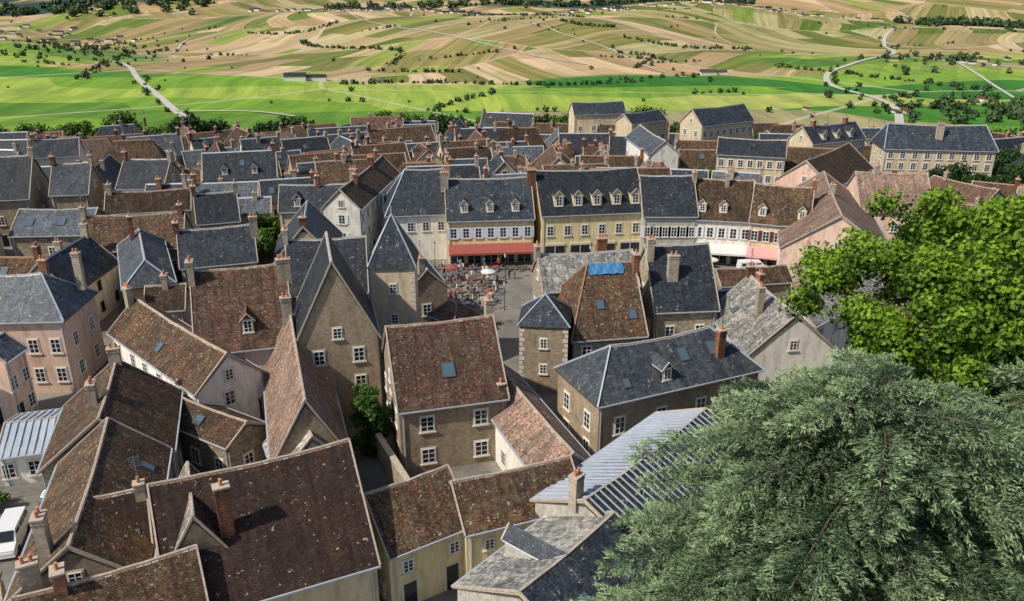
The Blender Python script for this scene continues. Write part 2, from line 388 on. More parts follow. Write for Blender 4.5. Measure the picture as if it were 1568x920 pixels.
    for (sf,tf,hg,kd,cw,npot) in chim:
        s=s0+(s1-s0)*sf;t=w*tf; p=e1*s+e2*t
        chimney(Cc,p.x,p.y,zr(t)-.8,hr+hg,ang+(math.pi/2 if abs(tf)<.2 else 0),kd,cw,.32,npot)
        if random.random()<.35:
            q=Vector((p.x,p.y,hr+hg)); Cc.bar(q,q+UP*2.2,.025,4)
            for k in range(5): Cc.bar(q+UP*(1.4+.17*k)-e1*.35,q+UP*(1.4+.17*k)+e1*.35,.018,4)
    W.build('walls',[wall,'slate' if 'slate' in roof else 'wood'],root); R.build('roof',[roof,roof2 or roof,'ridge','ridge_t','zinc','wood'],root)
    if X.F: X.build('windows',['trim','glass','frame',shut or 'sh_white','dark','skyglass'],root)
    if Cc.F: Cc.build('chimneys',['brick','chst','ridge','pot','metal'],root)
    return root
# ---------------------------------------------------------------- hero houses
h=house
h('brown_tiled_house',G['big'],'tile_dark','cream',chim=[(.32,.45,.4,0,.45,1)])
h('brown_tiled_house',G['ext'],'tile_dark','cream',sky=[(1,.7,.35,.9,1.2)],chim=[(.9,.1,.6,1,.3,1)])
h('brown_tiled_house',G['bl'],'tile_brown','tan',chim=[(.1,-.3,1.2,1,.5,2),(.25,.0,1.0,0,.5,1)])
h('tiled_cross_gable',G['win'],'tile_brown','tan',roof2='lichen',wins=0,ends=False)
h('brown_tiled_house',G['f2a'],'tile_brown','yellow',wins=2,rows=[1.3,3.6],wh=1.0,ww=.8)
h('brown_tiled_house',G['f2b'],'tile_brown','yellow',wins=3,rows=[1.3,3.6],wh=.9,ww=.7,skipw=.35)
h('red_tiled_house',G['f3'],'tile_red','tan',wins=2,sky=[(1,.5,.42,1.1,1.3)],chim=[(.97,-.1,1.4,1,.5,2)],rows=[1.6,4.9],skipw=0,ww=1.2,wh=1.5)
h('tiled_wing_house',G['f3b'],'tile_pink','white',chim=[(.35,.6,.6,0,.3,1)],ends=False)
h('slate_roof_house',G['f4'],'slate_mid','tan',hip=(.85,.85),sky=[(1,.42,.6,.9,1.3),(1,.58,.62,.9,1.3),(1,.76,.62,.9,1.3),(1,.2,.3,.6,.8)],chim=[(.78,.55,.6,0,.4,1)],dorm=[(1,.42,1.1,1)],wins=4,wh=1.7,skipw=0)
h('slate_roof_house',G['f5a'],'slate','grey',roof2='lichen',sky=[(1,.3,.5,1,1.3),(1,.7,.5,1,1.3)],ends=False,dorm=[(-1,.45,1.3,0)])
h('slate_roof_house',G['f5b'],'slate','grey',roof2='zinc',chim=[(.02,-.2,1.4,1,.45,2)],ends=False,seams=(-1,1))
h('brown_tiled_house',G['l3'],'tile_brown','tan',sky=[(1,.75,.3,.7,1)],chim=[(.1,-.4,1.4,1,.5,2)])
h('brown_tiled_house',G['l2a'],'tile_brown','stone',chim=[(.05,0,1.3,1,.5,2),(.6,-.2,1.0,1,.5,2)])
h('brown_tiled_house',G['l2b'],'tile_brown','stone',sky=[(1,.5,.5,.8,.8)])
h('brown_tiled_house',G['l1'],'tile_brown','white',sky=[(1,.5,.4,.7,1),(-1,.5,.5,.7,1)],chim=[(.0,.2,1.3,1,.5,3)])
h('pink_house',G['l4'],'slate_mid','pink',hip=(0,.8),wins=5,rows=[2.2,5.6],wh=1.6,skipw=0,chim=[(.7,-.2,1.2,0,.4,2),(.95,-.5,1.5,1,.4,2)])
h('pink_house',G['l4b'],'slate_mid','pink',wins=2)
h('zinc_roof_shed',G['l5'],'zinc','white',seams=(1,-1),wins=3,rows=[1.5])
h('red_tiled_house',G['l6'],'tile_red','white',dorm=[(1,.55,1.3,1)],chim=[(.02,.1,1.2,1,.6,2),(.97,.2,.8,1,.7,3)],wins=3,wh=1.6)
h('steep_tiled_house',G['l7'],'tile_pink','tan',chim=[(.02,.1,1.8,1,.5,2)])
h('small_slate_house',G['l7b'],'lichen','white',chim=[(.5,-.3,.6,0,.3,1)])
h('gabled_stone_house',G['c1'],'slate','tan',rows=[2,5,8.0],skipw=0,wins=3)
h('slate_roof_house',G['c2'],'slate','stone',chim=[(.0,0,1.2,1,.5,2)])
h('slate_roof_house',G['c2r'],'slate','tan',chim=[(.9,.2,1.2,1,.5,2)])
h('slate_roof_house',G['l8'],'slate','stone',chim=[(.0,0,1.0,0,.5,2),(1,.3,1.2,1,.5,2)])
h('slate_roof_house',G['l9'],'slate_mid','tan',hip=(.8,.8),chim=[(.2,.3,2.2,0,.5,2)])
h('brown_tiled_house',G['l10'],'tile_brown','stone',chim=[(.05,0,1.2,1,.5,2),(1,0,1.2,1,.5,2)])
h('brown_tiled_house',G['l11'],'tile_brown','stone',chim=[(.0,0,1.2,1,.5,2),(.95,0,1.0,0,.5,2)])
h('slate_roof_house',G['l12'],'slate_mid','stone',sky=[(1,.2,.5,1,1.2),(1,.6,.5,1,1.2)])
for k in('l13','l14','l15','l16'): h('slate_roof_house',G[k],'slate','tan',chim=[(.02,0,1.2,0,.5,2),(.98,0,1.2,1,.5,2)])
h('brown_tiled_house',G['m2'],'tile_brown','stone',chim=[(.5,0,1.2,1,.5,2)])
h('hipped_tiled_house',G['m6'],'tile_pink','tan',hip=(.8,.8))
h('brown_tiled_house',G['m8'],'tile_brown','stone')
h('cream_townhouse',G['cr'],'slate','cream',roof2='tile_brown',wins=6,skipw=0,rows=[1.6,5],chim=[(.5,0,1.3,0,.5,3),(1,0,1.4,0,.6,3)],dorm=[(1,.25,1.2,1)])
h('white_townhouse',G['st'],'tile_brown','white',shut='sh_white',wins=9,skipw=0,rows=[1.6,4.5,7.4],chim=[(.3,0,1.3,0,.5,3),(.7,0,1.4,1,.6,3)])
h('white_townhouse',G['s0'],'slate','white',hip=(.6,0),wins=4,rows=[5.6],skipw=0,chim=[(1,.4,.8,1,.5,2)])
def shopfront(g,n,awn):
    ax,ay,bx,by,w,he,hr=g; e1=Vector((bx-ax,by-ay,0));L_=e1.length;e1/=L_;e2=Vector((e1.y,-e1.x,0)); c=Vector(((ax+bx)/2,(ay+by)/2,0))+e2*(w-.32)
    X=Part()
    for k in range(n):
        x=((k+.5)/n-.5)*(L_-.6); ww=(L_/n)*.72
        X.box(c+e1*x+UP*1.35+e2*.03,e1*ww/2,e2*.08,UP*1.25,1); X.box(c+e1*x+UP*2.75+e2*.05,e1*(ww/2+.1),e2*.12,UP*.2,0)
        X.box(c+e1*x+UP*1.3+e2*.06,e1*.04,e2*.09,UP*1.2,2)
    if awn:
        m={'red':3,'whitecloth':4,'pinkcloth':5}[awn]; l=L_*.96
        a=c+e1*(-l/2)+UP*3.2; b=c+e1*(l/2)+UP*3.2; o=e2*2.6-UP*.75
        X.add([a,b,b+o,a+o],[(0,1,2,3)],m); X.add([a+o,b+o,b+o-UP*.3,a+o-UP*.3],[(0,1,2,3)],m)
        for q in (a,b): X.add([q,q+o,q+o-UP*.02-e2*2.4],[(0,1,2)],m)
    return X.build('shopfront',['trim','glass','frame','red','whitecloth','pinkcloth'])
def row(name,k,roof,wall,n,shut,dm,chim,awn,hip=(0,0)):
    g=G[k]; r=h(name,g,roof,wall,hip=hip,wins=n,rows=[5.0],shut=shut,skipw=0,dorm=dm,chim=chim,ends=False,wh=1.6)
    o=shopfront(g,max(3,n-2),awn); o.parent=r; o.location=-Vector(r.location)
row('cafe_townhouse','s1','slate','yellow',7,'sh_blue',[(1,.21,1.2,0),(1,.5,1.2,0),(1,.79,1.2,0)],[(.0,.2,1.2,1,.6,3),(1,.2,1.3,0,.7,4)],'red')
row('yellow_townhouse','s2','slate','yellow',6,None,[(1,.18,1.5,0),(1,.36,1.5,0),(1,.54,1.5,0),(1,.73,1.5,0),(1,.91,1.5,0)],[],None)
row('grey_townhouse','s3','slate','grey',6,'sh_white',[],[(1,.1,.6,1,.4,2)],None)
row('brown_roof_townhouse','s4','tile_brown','white',5,'sh_white',[(1,.15,1.2,0),(1,.5,1.2,0)],[(.55,.1,1,1,.5,2)],'whitecloth')
row('brown_roof_townhouse','s5','tile_brown','cream',5,'sh_brown',[(1,.2,1.2,0),(1,.85,1.2,0)],[(1,.0,1.2,0,.5,3)],'pinkcloth')
h('brown_tiled_house',G['c3a'],'tile_brown','stone',hip=(.5,0),sky=[(1,.45,.45,.8,1),(1,.85,.3,.8,1)],chim=[(1,.1,1.0,0,.5,1)],wins=3)
h('stone_gabled_house',G['c3b'],'lichen','stone',chim=[(.0,0,1,1,.5,2),(.7,-.3,1.2,0,.6,3)])
h('slate_roof_house',G['c4'],'slate','stone',chim=[(.35,.5,-.5,1,.6,2),(.05,.2,1,1,.4,2)])
h('lichen_roof_house',G['r1'],'lichen','white',sky=[(1,.3,.4,.6,.8),(1,.6,.6,.6,.8),(-1,.3,.4,.6,.8),(-1,.6,.6,.6,.8)],chim=[(0,0,1,0,.4,2),(.6,.4,1.2,1,.4,2)])
h('lichen_roof_house',G['r2'],'lichen','white',sky=[(1,.6,.4,.6,.8)],chim=[(.5,.5,1,0,.4,2),(.2,-.2,1,1,.4,2)])
h('small_slate_house',G['r3'],'slate','stone',chim=[(0,0,1.5,1,.4,2)])
h('brown_tiled_house',G['r4'],'tile_brown','stone')
h('pink_house',G['p1'],'tile_pink','pink',chim=[(.3,0,1,1,.4,2)])
h('brown_tiled_house',G['p2'],'tile_brown','pink')
h('pink_house',G['p3'],'tile_pink','pink',chim=[(.5,0,1,1,.4,2)])
h('pink_house',G['p4'],'tile_red','white',chim=[(.2,0,1,1,.4,2)])
h('large_slate_mansion',G['q1'],'slate','cream',hip=(.3,.3),wins=9,skipw=0,rows=[-.5,2.5,5.5,7.8],chim=[(.5,.5,.5,1,.7,3)])
h('slate_roof_house',G['q2'],'slate','cream',wins=8,chim=[(.2,0,1,0,.5,2),(.8,0,1,0,.5,2)],dorm=[(1,.25,1.2,0),(1,.5,1.2,0),(1,.75,1.2,0)],rows=[-.5,2.5,5.5])
h('cream_townhouse',G['q3'],'slate','cream',wins=7,skipw=0)
h('slate_roof_school',G['q4'],'slate','cream',wins=8,skipw=0,rows=[-2,1,4,7],roof2='slate_mid'); h('slate_roof_school',G['q5'],'slate','cream',wins=6,skipw=0,rows=[-2,1,4])
h('slate_roof_house',G['q6'],'slate','cream',rows=[-4,-1,2]); h('white_gabled_house',G['q7'],'slate_mid','white'); h('slate_roof_house',G['q8'],'slate','white',chim=[(.1,0,1,0,.5,2)])
def tarp(g,f0,f1,y0,y1):
    ax,ay,bx,by,w,he,hr=g;L_=math.hypot(bx-ax,by-ay);e1=Vector(((bx-ax)/L_,(by-ay)/L_,0));e2=Vector((e1.y,-e1.x,0));B=Part();vs=[];n=10
    for j in range(5):
        for i in range(n+1):
            t=w*(y0+(y1-y0)*j/4); s=L_*(f0+(f1-f0)*i/n)+.12*math.sin(j*2+i); vs.append(e1*s+e2*t+UP*(hr-(hr-he)*t/w+.12+.07*math.sin(i*2.1+j)))
    B.add(vs,[(j*(n+1)+i,j*(n+1)+i+1,(j+1)*(n+1)+i+1,(j+1)*(n+1)+i) for j in range(4) for i in range(n)])
    B.build('blue_tarpaulin',['tarp'],None,(ax,ay,0))
tarp(G['c3a'],.0,.75,.02,.17)
def turret(name,x,y,hw,he,hr,wall,roof,rot=0.0,wins=(1.3,)):
    r=empty(name,(x,y,0)); r.rotation_euler[2]=rot
    W=Part(); W.box((0,0,he/2-.5),(hw-.25,0,0),(0,hw-.25,0),(0,0,he/2+.5))
    Q=Part()
    for i,z in enumerate(np.arange(.3,he-.4,.55)):
        for sx in(-1,1):
            l=.28 if i%2 else .18
            Q.box((sx*(hw-.25-l+.03),-(hw-.25),z),(l,0,0),(0,.03,0),(0,0,.2))
    R=Part(); zs=[(hw,he),(hw*.72,he+(hr-he)*.3),(0.02,hr)]
    for (a,za),(b,zb) in zip(zs[:-1],zs[1:]):
        ca=[(-a,-a),(a,-a),(a,a),(-a,a)];cb=[(-b,-b),(b,-b),(b,b),(-b,b)]
        for i in range(4):
            j=(i+1)%4; R.add([(*ca[i],za),(*ca[j],za),(*cb[j],zb),(*cb[i],zb)],[(0,1,2,3)])
            R.bar((*ca[i],za+.03),(*cb[i],zb+.03),.06,1)
    R.add([(-hw,-hw,he-.02),(-hw,hw,he-.02),(hw,hw,he-.02),(hw,-hw,he-.02)],[(0,1,2,3)],1)
    R.bar((0,0,hr-.1),(0,0,hr+.9),.05,1)
    X=Part()
    for z in wins: window(X,(0,-(hw-.25),z),Vector((1,0,0)),Vector((0,-1,0)),.7,1.1,2)
    W.build('walls',[wall],r);Q.build('quoins',['trim'],r);R.build('roof',[roof,'zinc'],r);X.build('windows',['trim','glass','frame','sh_white'],r)
    FOOT.append(rect(x,y,0,hw,hw))
turret('square_turret',-12.9,84.5,2.6,13.4,18.6,'cream','slate',.05,wins=(7.5,11))
turret('stair_turret',3.6,81.5,2.8,8,10.6,'tan','slate',-.1,wins=(3,6))
# filler town
ang0=lambda x,y: .06+.35*math.sin(x/38+y/61)+.2*math.sin(y/27)
EX=[rect(-6,112,0,7,12),rect(22,117.5,0.02,42,5),rect(37,112,0,17,8),rect(-20,120,1.68,16,2),rect(30,55,0,22,25),rect(12,100,0,3,3),rect(104,186,0,22,9),rect(60,80,0,20,22),rect(4,68,0,4,12),rect(-30,66,0,8,6),rect(-41,55,0,6,7),rect(-13,64,0,3,8),rect(88,160,0,16,8),rect(-3,90,0,4,9)]
cnt=0
for y in np.arange(68,262,7.8):
    for x in np.arange(-200,200,10):
        xx=x+random.uniform(-3,3);yy=y+random.uniform(-2.5,2.5)
        if abs(xx)>yy*.68+18: continue
        if math.hypot(xx*.75,yy-60)>200-(8 if xx<-40 else 0): continue
        if yy<80 and xx>-38: continue
        a=ang0(xx,yy)+random.choice((0,0,0,math.pi/2))+random.uniform(-.08,.08)
        if random.random()<.05 and yy>120: continue
        ok=False
        for (hl,hw) in ((7.5,4.6),(6,4),(4.5,3.3),(3.2,2.6)):
            hl*=random.uniform(.9,1.15)
            r=rect(xx,yy,a,hl,hw)
            if not any(hit(r,q) for q in FOOT) and not any(hit(r,q) for q in EX): ok=True;break
        if not ok: continue
        he=random.uniform(4.2,7.2) if yy>100 else random.uniform(4,6); hr=he+hw*random.uniform(.8,1.15)
        u=random.random()
        rf='slate' if u<.36 else 'slate_mid' if u<.44 else 'tile_brown' if u<.82 else 'tile_red' if u<.94 else 'tile_pink'
        wl=random.choice(['cream','white','tan','stone','cream','white','yellow','white'])
        ca,sa=math.cos(a),math.sin(a)
        ch=[(random.choice((.03,.97)),0,random.uniform(.8,1.6),random.choice((0,1)),.45,random.choice((1,2,3)))]
        if random.random()<.6: ch.append((random.uniform(.3,.7),random.uniform(-.3,.3),random.uniform(.5,1.2),random.choice((0,1)),.4,2))
        dm=[(1,q,1.1,0) for q in ((.3,.7) if hl>5 else (.5,))] if random.random()<.22 else []
        sk=[(1,random.uniform(.2,.8),random.uniform(.3,.6),.8,1.1)] if random.random()<.3 else []
        hp=(.7,.7) if random.random()<.12 else (0,0)
        q=hl-(hw*.7 if hp[0] else 0)
        house('town_house',(xx-ca*q,yy-sa*q,xx+ca*q,yy+sa*q,hw,he,hr),rf,wl,hip=hp,near=False,chim=ch,dorm=dm,sky=sk,shut=random.choice((None,'sh_white','sh_blue','sh_brown')),skipw=.1,base=float(ter(xx,yy)))
        cnt+=1
# ---------------------------------------------------------------- terrain
ys=np.concatenate([np.linspace(-1500,-200,12),np.linspace(-180,300,50),np.geomspace(310,11000,330)])
xs=np.sign(np.linspace(-1,1,281))*np.abs(np.linspace(-1,1,281))**1.15
YY,XX=np.meshgrid(ys,xs,indexing='ij'); XX=XX*(500+np.maximum(YY,0)*1.1)
ZZ=ter(XX,YY); nr,nc=YY.shape
me=bpy.data.meshes.new('hills_terrain')
co=np.stack([XX,YY,ZZ],-1).reshape(-1,3)
idx=np.arange(nr*nc).reshape(nr,nc)
q=np.stack([idx[:-1,:-1],idx[:-1,1:],idx[1:,1:],idx[1:,:-1]],-1).reshape(-1,4)
me.vertices.add(len(co));me.vertices.foreach_set('co',co.ravel().astype(np.float32))
me.loops.add(q.size);me.loops.foreach_set('vertex_index',q.ravel().astype(np.int32))
me.polygons.add(len(q));me.polygons.foreach_set('loop_start',(np.arange(len(q))*4).astype(np.int32));me.polygons.foreach_set('loop_total',np.full(len(q),4,dtype=np.int32))
me.polygons.foreach_set('use_smooth',np.ones(len(q),dtype=bool)); me.update();me.validate()
xf,yf=co[:,0],co[:,1]
town=1-smn(206,218,np.hypot(xf*.75,yf-60))
valley=1-smn(0,50,(yf-(1330+110*np.sin(xf/230)+50*np.sin(xf/90)-.10*xf)))
valley=np.maximum(valley,.9*smn(0,80,-xf-640-.05*yf+60*np.sin(yf/120))*(1-smn(1750,1900,yf)))
valley=np.maximum(valley,.8*smn(0,80,xf-480-60*np.sin(yf/150))*(1-smn(1600,1750,yf)))
forest=smn(.25,.6,np.sin(xf/330+.5)*np.cos(yf/270)+.3*np.sin(xf/90)*np.sin(yf/140))*smn(2600,3100,yf)
for n_,a_ in(('town',town),('valley',valley),('forest',forest)):
    at=me.attributes.new(n_,'FLOAT','POINT'); at.data.foreach_set('value',a_.astype(np.float32))
m,nt,b=NM('fields_ground'); me.materials.append(m)
tc=nd(nt,'ShaderNodeTexCoord').outputs['Object']
def att(n): return nd(nt,'ShaderNodeAttribute',attribute_name=n).outputs['Fac']
wn=nd(nt,'ShaderNodeTexNoise',i_Scale=.0015,i_Detail=1.0); nt.links.new(tc,wn.inputs['Vector'])
wv=nd(nt,'ShaderNodeVectorMath',operation='MULTIPLY_ADD'); nt.links.new(wn.outputs['Color'],wv.inputs[0]); wv.inputs[1].default_value=(260,260,0); nt.links.new(tc,wv.inputs[2])
wp=wv.outputs[0]
def mapp(v,rot,sx,sy):
    n=nd(nt,'ShaderNodeMapping'); n.inputs['Rotation'].default_value=(0,0,rot); n.inputs['Scale'].default_value=(sx,sy,0); nt.links.new(v,n.inputs[0]); return n.outputs[0]
def vor(v,metric='CHEBYCHEV',feat='F1',rnd=.75):
    n=nd(nt,'ShaderNodeTexVoronoi',voronoi_dimensions='2D',feature=feat,i_Scale=1.0,i_Randomness=rnd)
    if feat=='F1': n.distance=metric
    nt.links.new(v,n.inputs['Vector']); return n
def brickf(v,w_,h_):
    n=nd(nt,'ShaderNodeTexBrick',i_Scale=1.0,i_Color1=(0,0,0,1),i_Color2=(1,1,1,1),i_Mortar=(.5,.5,.5,1))
    n.inputs['Mortar Size'].default_value=0;n.inputs['Brick Width'].default_value=w_;n.inputs['Row Height'].default_value=h_;n.offset=.37
    nt.links.new(v,n.inputs['Vector']); s=nd(nt,'ShaderNodeSeparateColor');nt.links.new(n.outputs[0],s.inputs[0]);return s.outputs[0]
vb=vor(mapp(wp,.3,1/520,1/460),'EUCLIDEAN',rnd=.9); sb=nd(nt,'ShaderNodeSeparateColor'); nt.links.new(vb.outputs['Color'],sb.inputs[0])
an=mth(nt,'MULTIPLY_ADD',sb.outputs[1],1.5,-.75)
vr=nd(nt,'ShaderNodeVectorRotate',rotation_type='Z_AXIS'); nt.links.new(wp,vr.inputs['Vector']); nt.links.new(an,vr.inputs['Angle'])
plot=brickf(mapp(vr.outputs[0],1.5708,1,1),380,62); plot2=brickf(mapp(vr.outputs[0],1.5708,1,1),420,17)
base=ramp(nt,plot,[(0,(.34,.245,.135)),(.14,(.17,.175,.055)),(.28,(.45,.335,.205)),(.42,(.25,.22,.085)),(.54,(.38,.28,.165)),(.68,(.13,.18,.04)),(.78,(.50,.39,.25)),(.92,(.26,.30,.075))],'CONSTANT')
vine=mix(nt,1.0,base,ramp(nt,plot2,[(0,(.74,.82,.64)),(.3,(1,1,1)),(.7,(1.1,1.05,1.0)),(1,(1.25,1.16,1.1))]),'MULTIPLY')
vine=mix(nt,.7,vine,mix(nt,1.0,vine,ramp(nt,sb.outputs[0],[(0,(.62,.8,.5)),(.35,(1,1,1)),(1,(1.25,1.12,1.05))]),'MULTIPLY'))
st1=noi(nt,mapp(vr.outputs[0],0,.16,.002),1.0,2,.8)
vine=mix(nt,.8,vine,mix(nt,1.0,vine,ramp(nt,st1,[(.35,(.62,.7,.55)),(.5,(.97,.97,.95)),(.65,(1.3,1.2,1.15))]),'MULTIPLY'))
v2=vor(mapp(wp,-.25,1/330,1/150)); s2_=nd(nt,'ShaderNodeSeparateColor'); nt.links.new(v2.outputs['Color'],s2_.inputs[0])
grn=ramp(nt,s2_.outputs[0],[(0,(.17,.30,.04)),(.2,(.045,.17,.03)),(.36,(.29,.38,.07)),(.5,(.11,.22,.035)),(.6,(.36,.39,.11)),(.72,(.19,.32,.05)),(.86,(.30,.27,.15)),(.92,(.07,.21,.035))],'CONSTANT')
grn=mix(nt,1.0,grn,ramp(nt,noi(nt,mapp(wp,.2,.05,.004),1.0,4,.7),[(.35,(.7,.78,.7)),(.65,(1.2,1.15,1.05))]),'MULTIPLY')
grn=mix(nt,.6,grn,mix(nt,1.0,grn,ramp(nt,plot2,[(0,(.75,.85,.7)),(1,(1.25,1.15,1.1))]),'MULTIPLY'))
fld=mix(nt,att('valley'),vine,grn)
ed=vor(mapp(wp,.3,1/520,1/460),feat='DISTANCE_TO_EDGE',rnd=.9)
fld=mix(nt,mth(nt,'MULTIPLY',mth(nt,'LESS_THAN',ed.outputs['Distance'],.007),.7),fld,(.5,.43,.32))
fld=mix(nt,mth(nt,'MULTIPLY',ramp(nt,noi(nt,tc,.006,5,.7),[(.58,(0,0,0)),(.64,(1,1,1))]),.3),fld,(.09,.13,.04))
fld=mix(nt,att('forest'),fld,(.03,.06,.05))
twn=mix(nt,ramp(nt,noi(nt,tc,.12,4,.6),[(.4,(0,0,0)),(.6,(1,1,1))]),(.15,.14,.125),(.25,.225,.19))
twn=mix(nt,.5,twn,mix(nt,1.0,twn,ramp(nt,noi(nt,tc,2.5,4,.7),[(.3,(.6,.6,.6)),(.7,(1.3,1.3,1.3))]),'MULTIPLY'))
nt.links.new(mix(nt,att('town'),fld,twn),b.inputs['Base Color']); b.inputs['Roughness'].default_value=1; b.inputs['Specular IOR Level'].default_value=.1
ob=bpy.data.objects.new('hills_terrain',me); sc.collection.objects.link(ob)
roads={'rl':[(-720,1560),(-650,1440),(-560,1260),(-450,1067),(-385,950),(-345,880),(-335,800)],'rl2':[(-385,950),(-300,950),(-240,915)],
'rr':[(1090,2450),(980,2250),(880,2000),(800,1780),(700,1600),(583,1460),(513,1367),(461,1207),(464,1066),(449,971),(400,850)],
'rc':[(-58,2243),(71,2019),(112,1918),(210,1748),(286,1387)],'rc2':[(-514,2674),(-403,2369),(-122,1893),(21,1697),(142,1588)],'rt':[(-858,1919),(-761,1893),(-841,2279),(-693,2508)],
'trk':[(829,1700),(711,1279),(623,1012)]}
M['road']=plain('pale_road',(.48,.45,.39),.9,0,.1,.1)
def spline(pts,n=14):
    pts=[np.array(p,float) for p in pts];o=[]
    for i in range(len(pts)-1):
        p0=pts[max(i-1,0)];p1=pts[i];p2=pts[i+1];p3=pts[min(i+2,len(pts)-1)]
        for t in np.linspace(0,1,n,endpoint=False): o.append(.5*((2*p1)+(-p0+p2)*t+(2*p0-5*p1+4*p2-p3)*t*t+(-p0+3*p1-3*p2+p3)*t**3))
    o.append(pts[-1]);return o
for k,p in roads.items():
    o=spline(p);w={'rl':4.5,'rr':4.5}.get(k,2.4);Rd=Part();vs=[]
    for i,c in enumerate(o):
        d=o[min(i+1,len(o)-1)]-o[max(i-1,0)];d/=np.hypot(*d);n=np.array([-d[1],d[0]])*w
        for s in(-1,1):
            q=c+n*s; vs.append((q[0],q[1],float(ter(q[0],q[1]))+1.2))
    Rd.add(vs,[(2*i,2*i+1,2*i+3,2*i+2) for i in range(len(o)-1)])
    Rd.build('country_road',['road'])
# ---------------------------------------------------------------- foliage
def leafmat(name,rough=.6,tr=.3):
    m,nt,b=NM(name); a=nd(nt,'ShaderNodeAttribute',attribute_name='Col')
    nt.links.new(a.outputs['Color'],b.inputs['Base Color']); b.inputs['Roughness'].default_value=rough; b.inputs['Specular IOR Level'].default_value=.2
    if tr>0:
        t=nd(nt,'ShaderNodeBsdfTranslucent'); nt.links.new(a.outputs['Color'],t.inputs[0]); mx=nd(nt,'ShaderNodeMixShader',i_0=tr)
        nt.links.new(b.outputs[0],mx.inputs[1]);nt.links.new(t.outputs[0],mx.inputs[2]);nt.links.new(mx.outputs[0],nt.nodes['Material Output'].inputs[0])
    return m
LEAF=leafmat('leaf_foliage'); NEED=leafmat('needle_foliage',tr=0); M['bark']=plain('bark',(.10,.075,.055),.95,0,.4,3)
def leaves(name,c,d,s,L_,W_,col,parent=None,loc=None,mat=None):
    n=len(c); L_=np.broadcast_to(L_,(n,))[:,None];W_=np.broadcast_to(W_,(n,))[:,None]
    v=np.stack([c,c+d*L_*.45+s*W_,c+d*L_,c+d*L_*.45-s*W_],1).reshape(-1,3).astype(np.float32)
    me=bpy.data.meshes.new(name);me.vertices.add(n*4);me.vertices.foreach_set('co',v.ravel())
    me.loops.add(n*4);me.loops.foreach_set('vertex_index',np.arange(n*4,dtype=np.int32));me.polygons.add(n)
    me.polygons.foreach_set('loop_start',np.arange(n,dtype=np.int32)*4);me.polygons.foreach_set('loop_total',np.full(n,4,dtype=np.int32))
    me.update(); at=me.color_attributes.new('Col','FLOAT_COLOR','POINT')
    cc=np.ones((n*4,4),dtype=np.float32);cc[:,:3]=np.repeat(col,4,0);at.data.foreach_set('color',cc.ravel())
    me.materials.append(mat or LEAF)
    o=bpy.data.objects.new(name,me);sc.collection.objects.link(o)
    if parent:o.parent=parent
    if loc:o.location=loc
    return o
def unit(v): return v/np.maximum(np.linalg.norm(v,axis=-1,keepdims=True),1e-9)
def clumps(cen,rad,per,size,c1,c2,up=.3):
    N=len(cen)*per; ci=np.repeat(np.arange(len(cen)),per)
    dirn=unit(rng.normal(size=(N,3))); r=rng.random(N)**.45
    p=cen[ci]+dirn*(rad[ci]*r)[:,None]*np.array([1,1,.8])
    nrm=unit(dirn+rng.normal(size=(N,3))*.6+np.array([0,0,up])); d=unit(np.cross(nrm,rng.normal(size=(N,3)))); s=np.cross(nrm,d)
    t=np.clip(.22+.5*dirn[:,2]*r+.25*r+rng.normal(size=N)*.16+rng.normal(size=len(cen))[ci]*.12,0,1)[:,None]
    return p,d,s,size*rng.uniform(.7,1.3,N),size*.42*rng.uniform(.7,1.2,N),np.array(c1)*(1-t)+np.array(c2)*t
def broadleaf(name,x,y,h_,R,ncl,per,size,c1,c2,base=0,cr=1.9,zc=.62,zh=.38,limbs=True):
    root=empty(name,(x,y,base)); T=Part()
    T.tube([(0,0,-.5),(.1,0,h_*.2),(-.1,.15,h_*.45),(0,0,h_*.75)],[h_*.028,h_*.022,h_*.016,h_*.006])
    dirn=unit(rng.normal(size=(ncl,3))); rr=rng.random(ncl)**.4
    lump=1+.12*np.sin(3*np.arctan2(dirn[:,1],dirn[:,0])+1)+.10*np.sin(5*dirn[:,2]+x)
    cen=dirn*rr[:,None]*np.array([R-cr*.7,R-cr*.7,h_*zh-cr*.5])*lump[:,None]+np.array([0,0,h_*zc])
    rad=rng.uniform(.65,1.15,ncl)*cr
    if limbs:
        for c in cen[::max(1,ncl//26)]:
            s=Vector((0,0,h_*random.uniform(.2,.5))); c=Vector(c); m_=(s+c)/2+Vector((0,0,h_*.04))
            T.tube([s,m_,c],[h_*.011,h_*.007,h_*.002],0,5)
    T.build('trunk',['bark'],root,smooth=True)
    leaves('crown',*clumps(cen,rad,per,size,c1,c2),parent=root)
    return root
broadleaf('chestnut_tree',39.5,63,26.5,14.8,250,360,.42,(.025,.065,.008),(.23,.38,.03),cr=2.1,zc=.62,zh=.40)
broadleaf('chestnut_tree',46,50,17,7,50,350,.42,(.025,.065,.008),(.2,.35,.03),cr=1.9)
broadleaf('courtyard_tree',-13.2,66.5,8,2.4,30,200,.28,(.02,.05,.01),(.09,.2,.03),cr=.9,zc=.5,zh=.5)
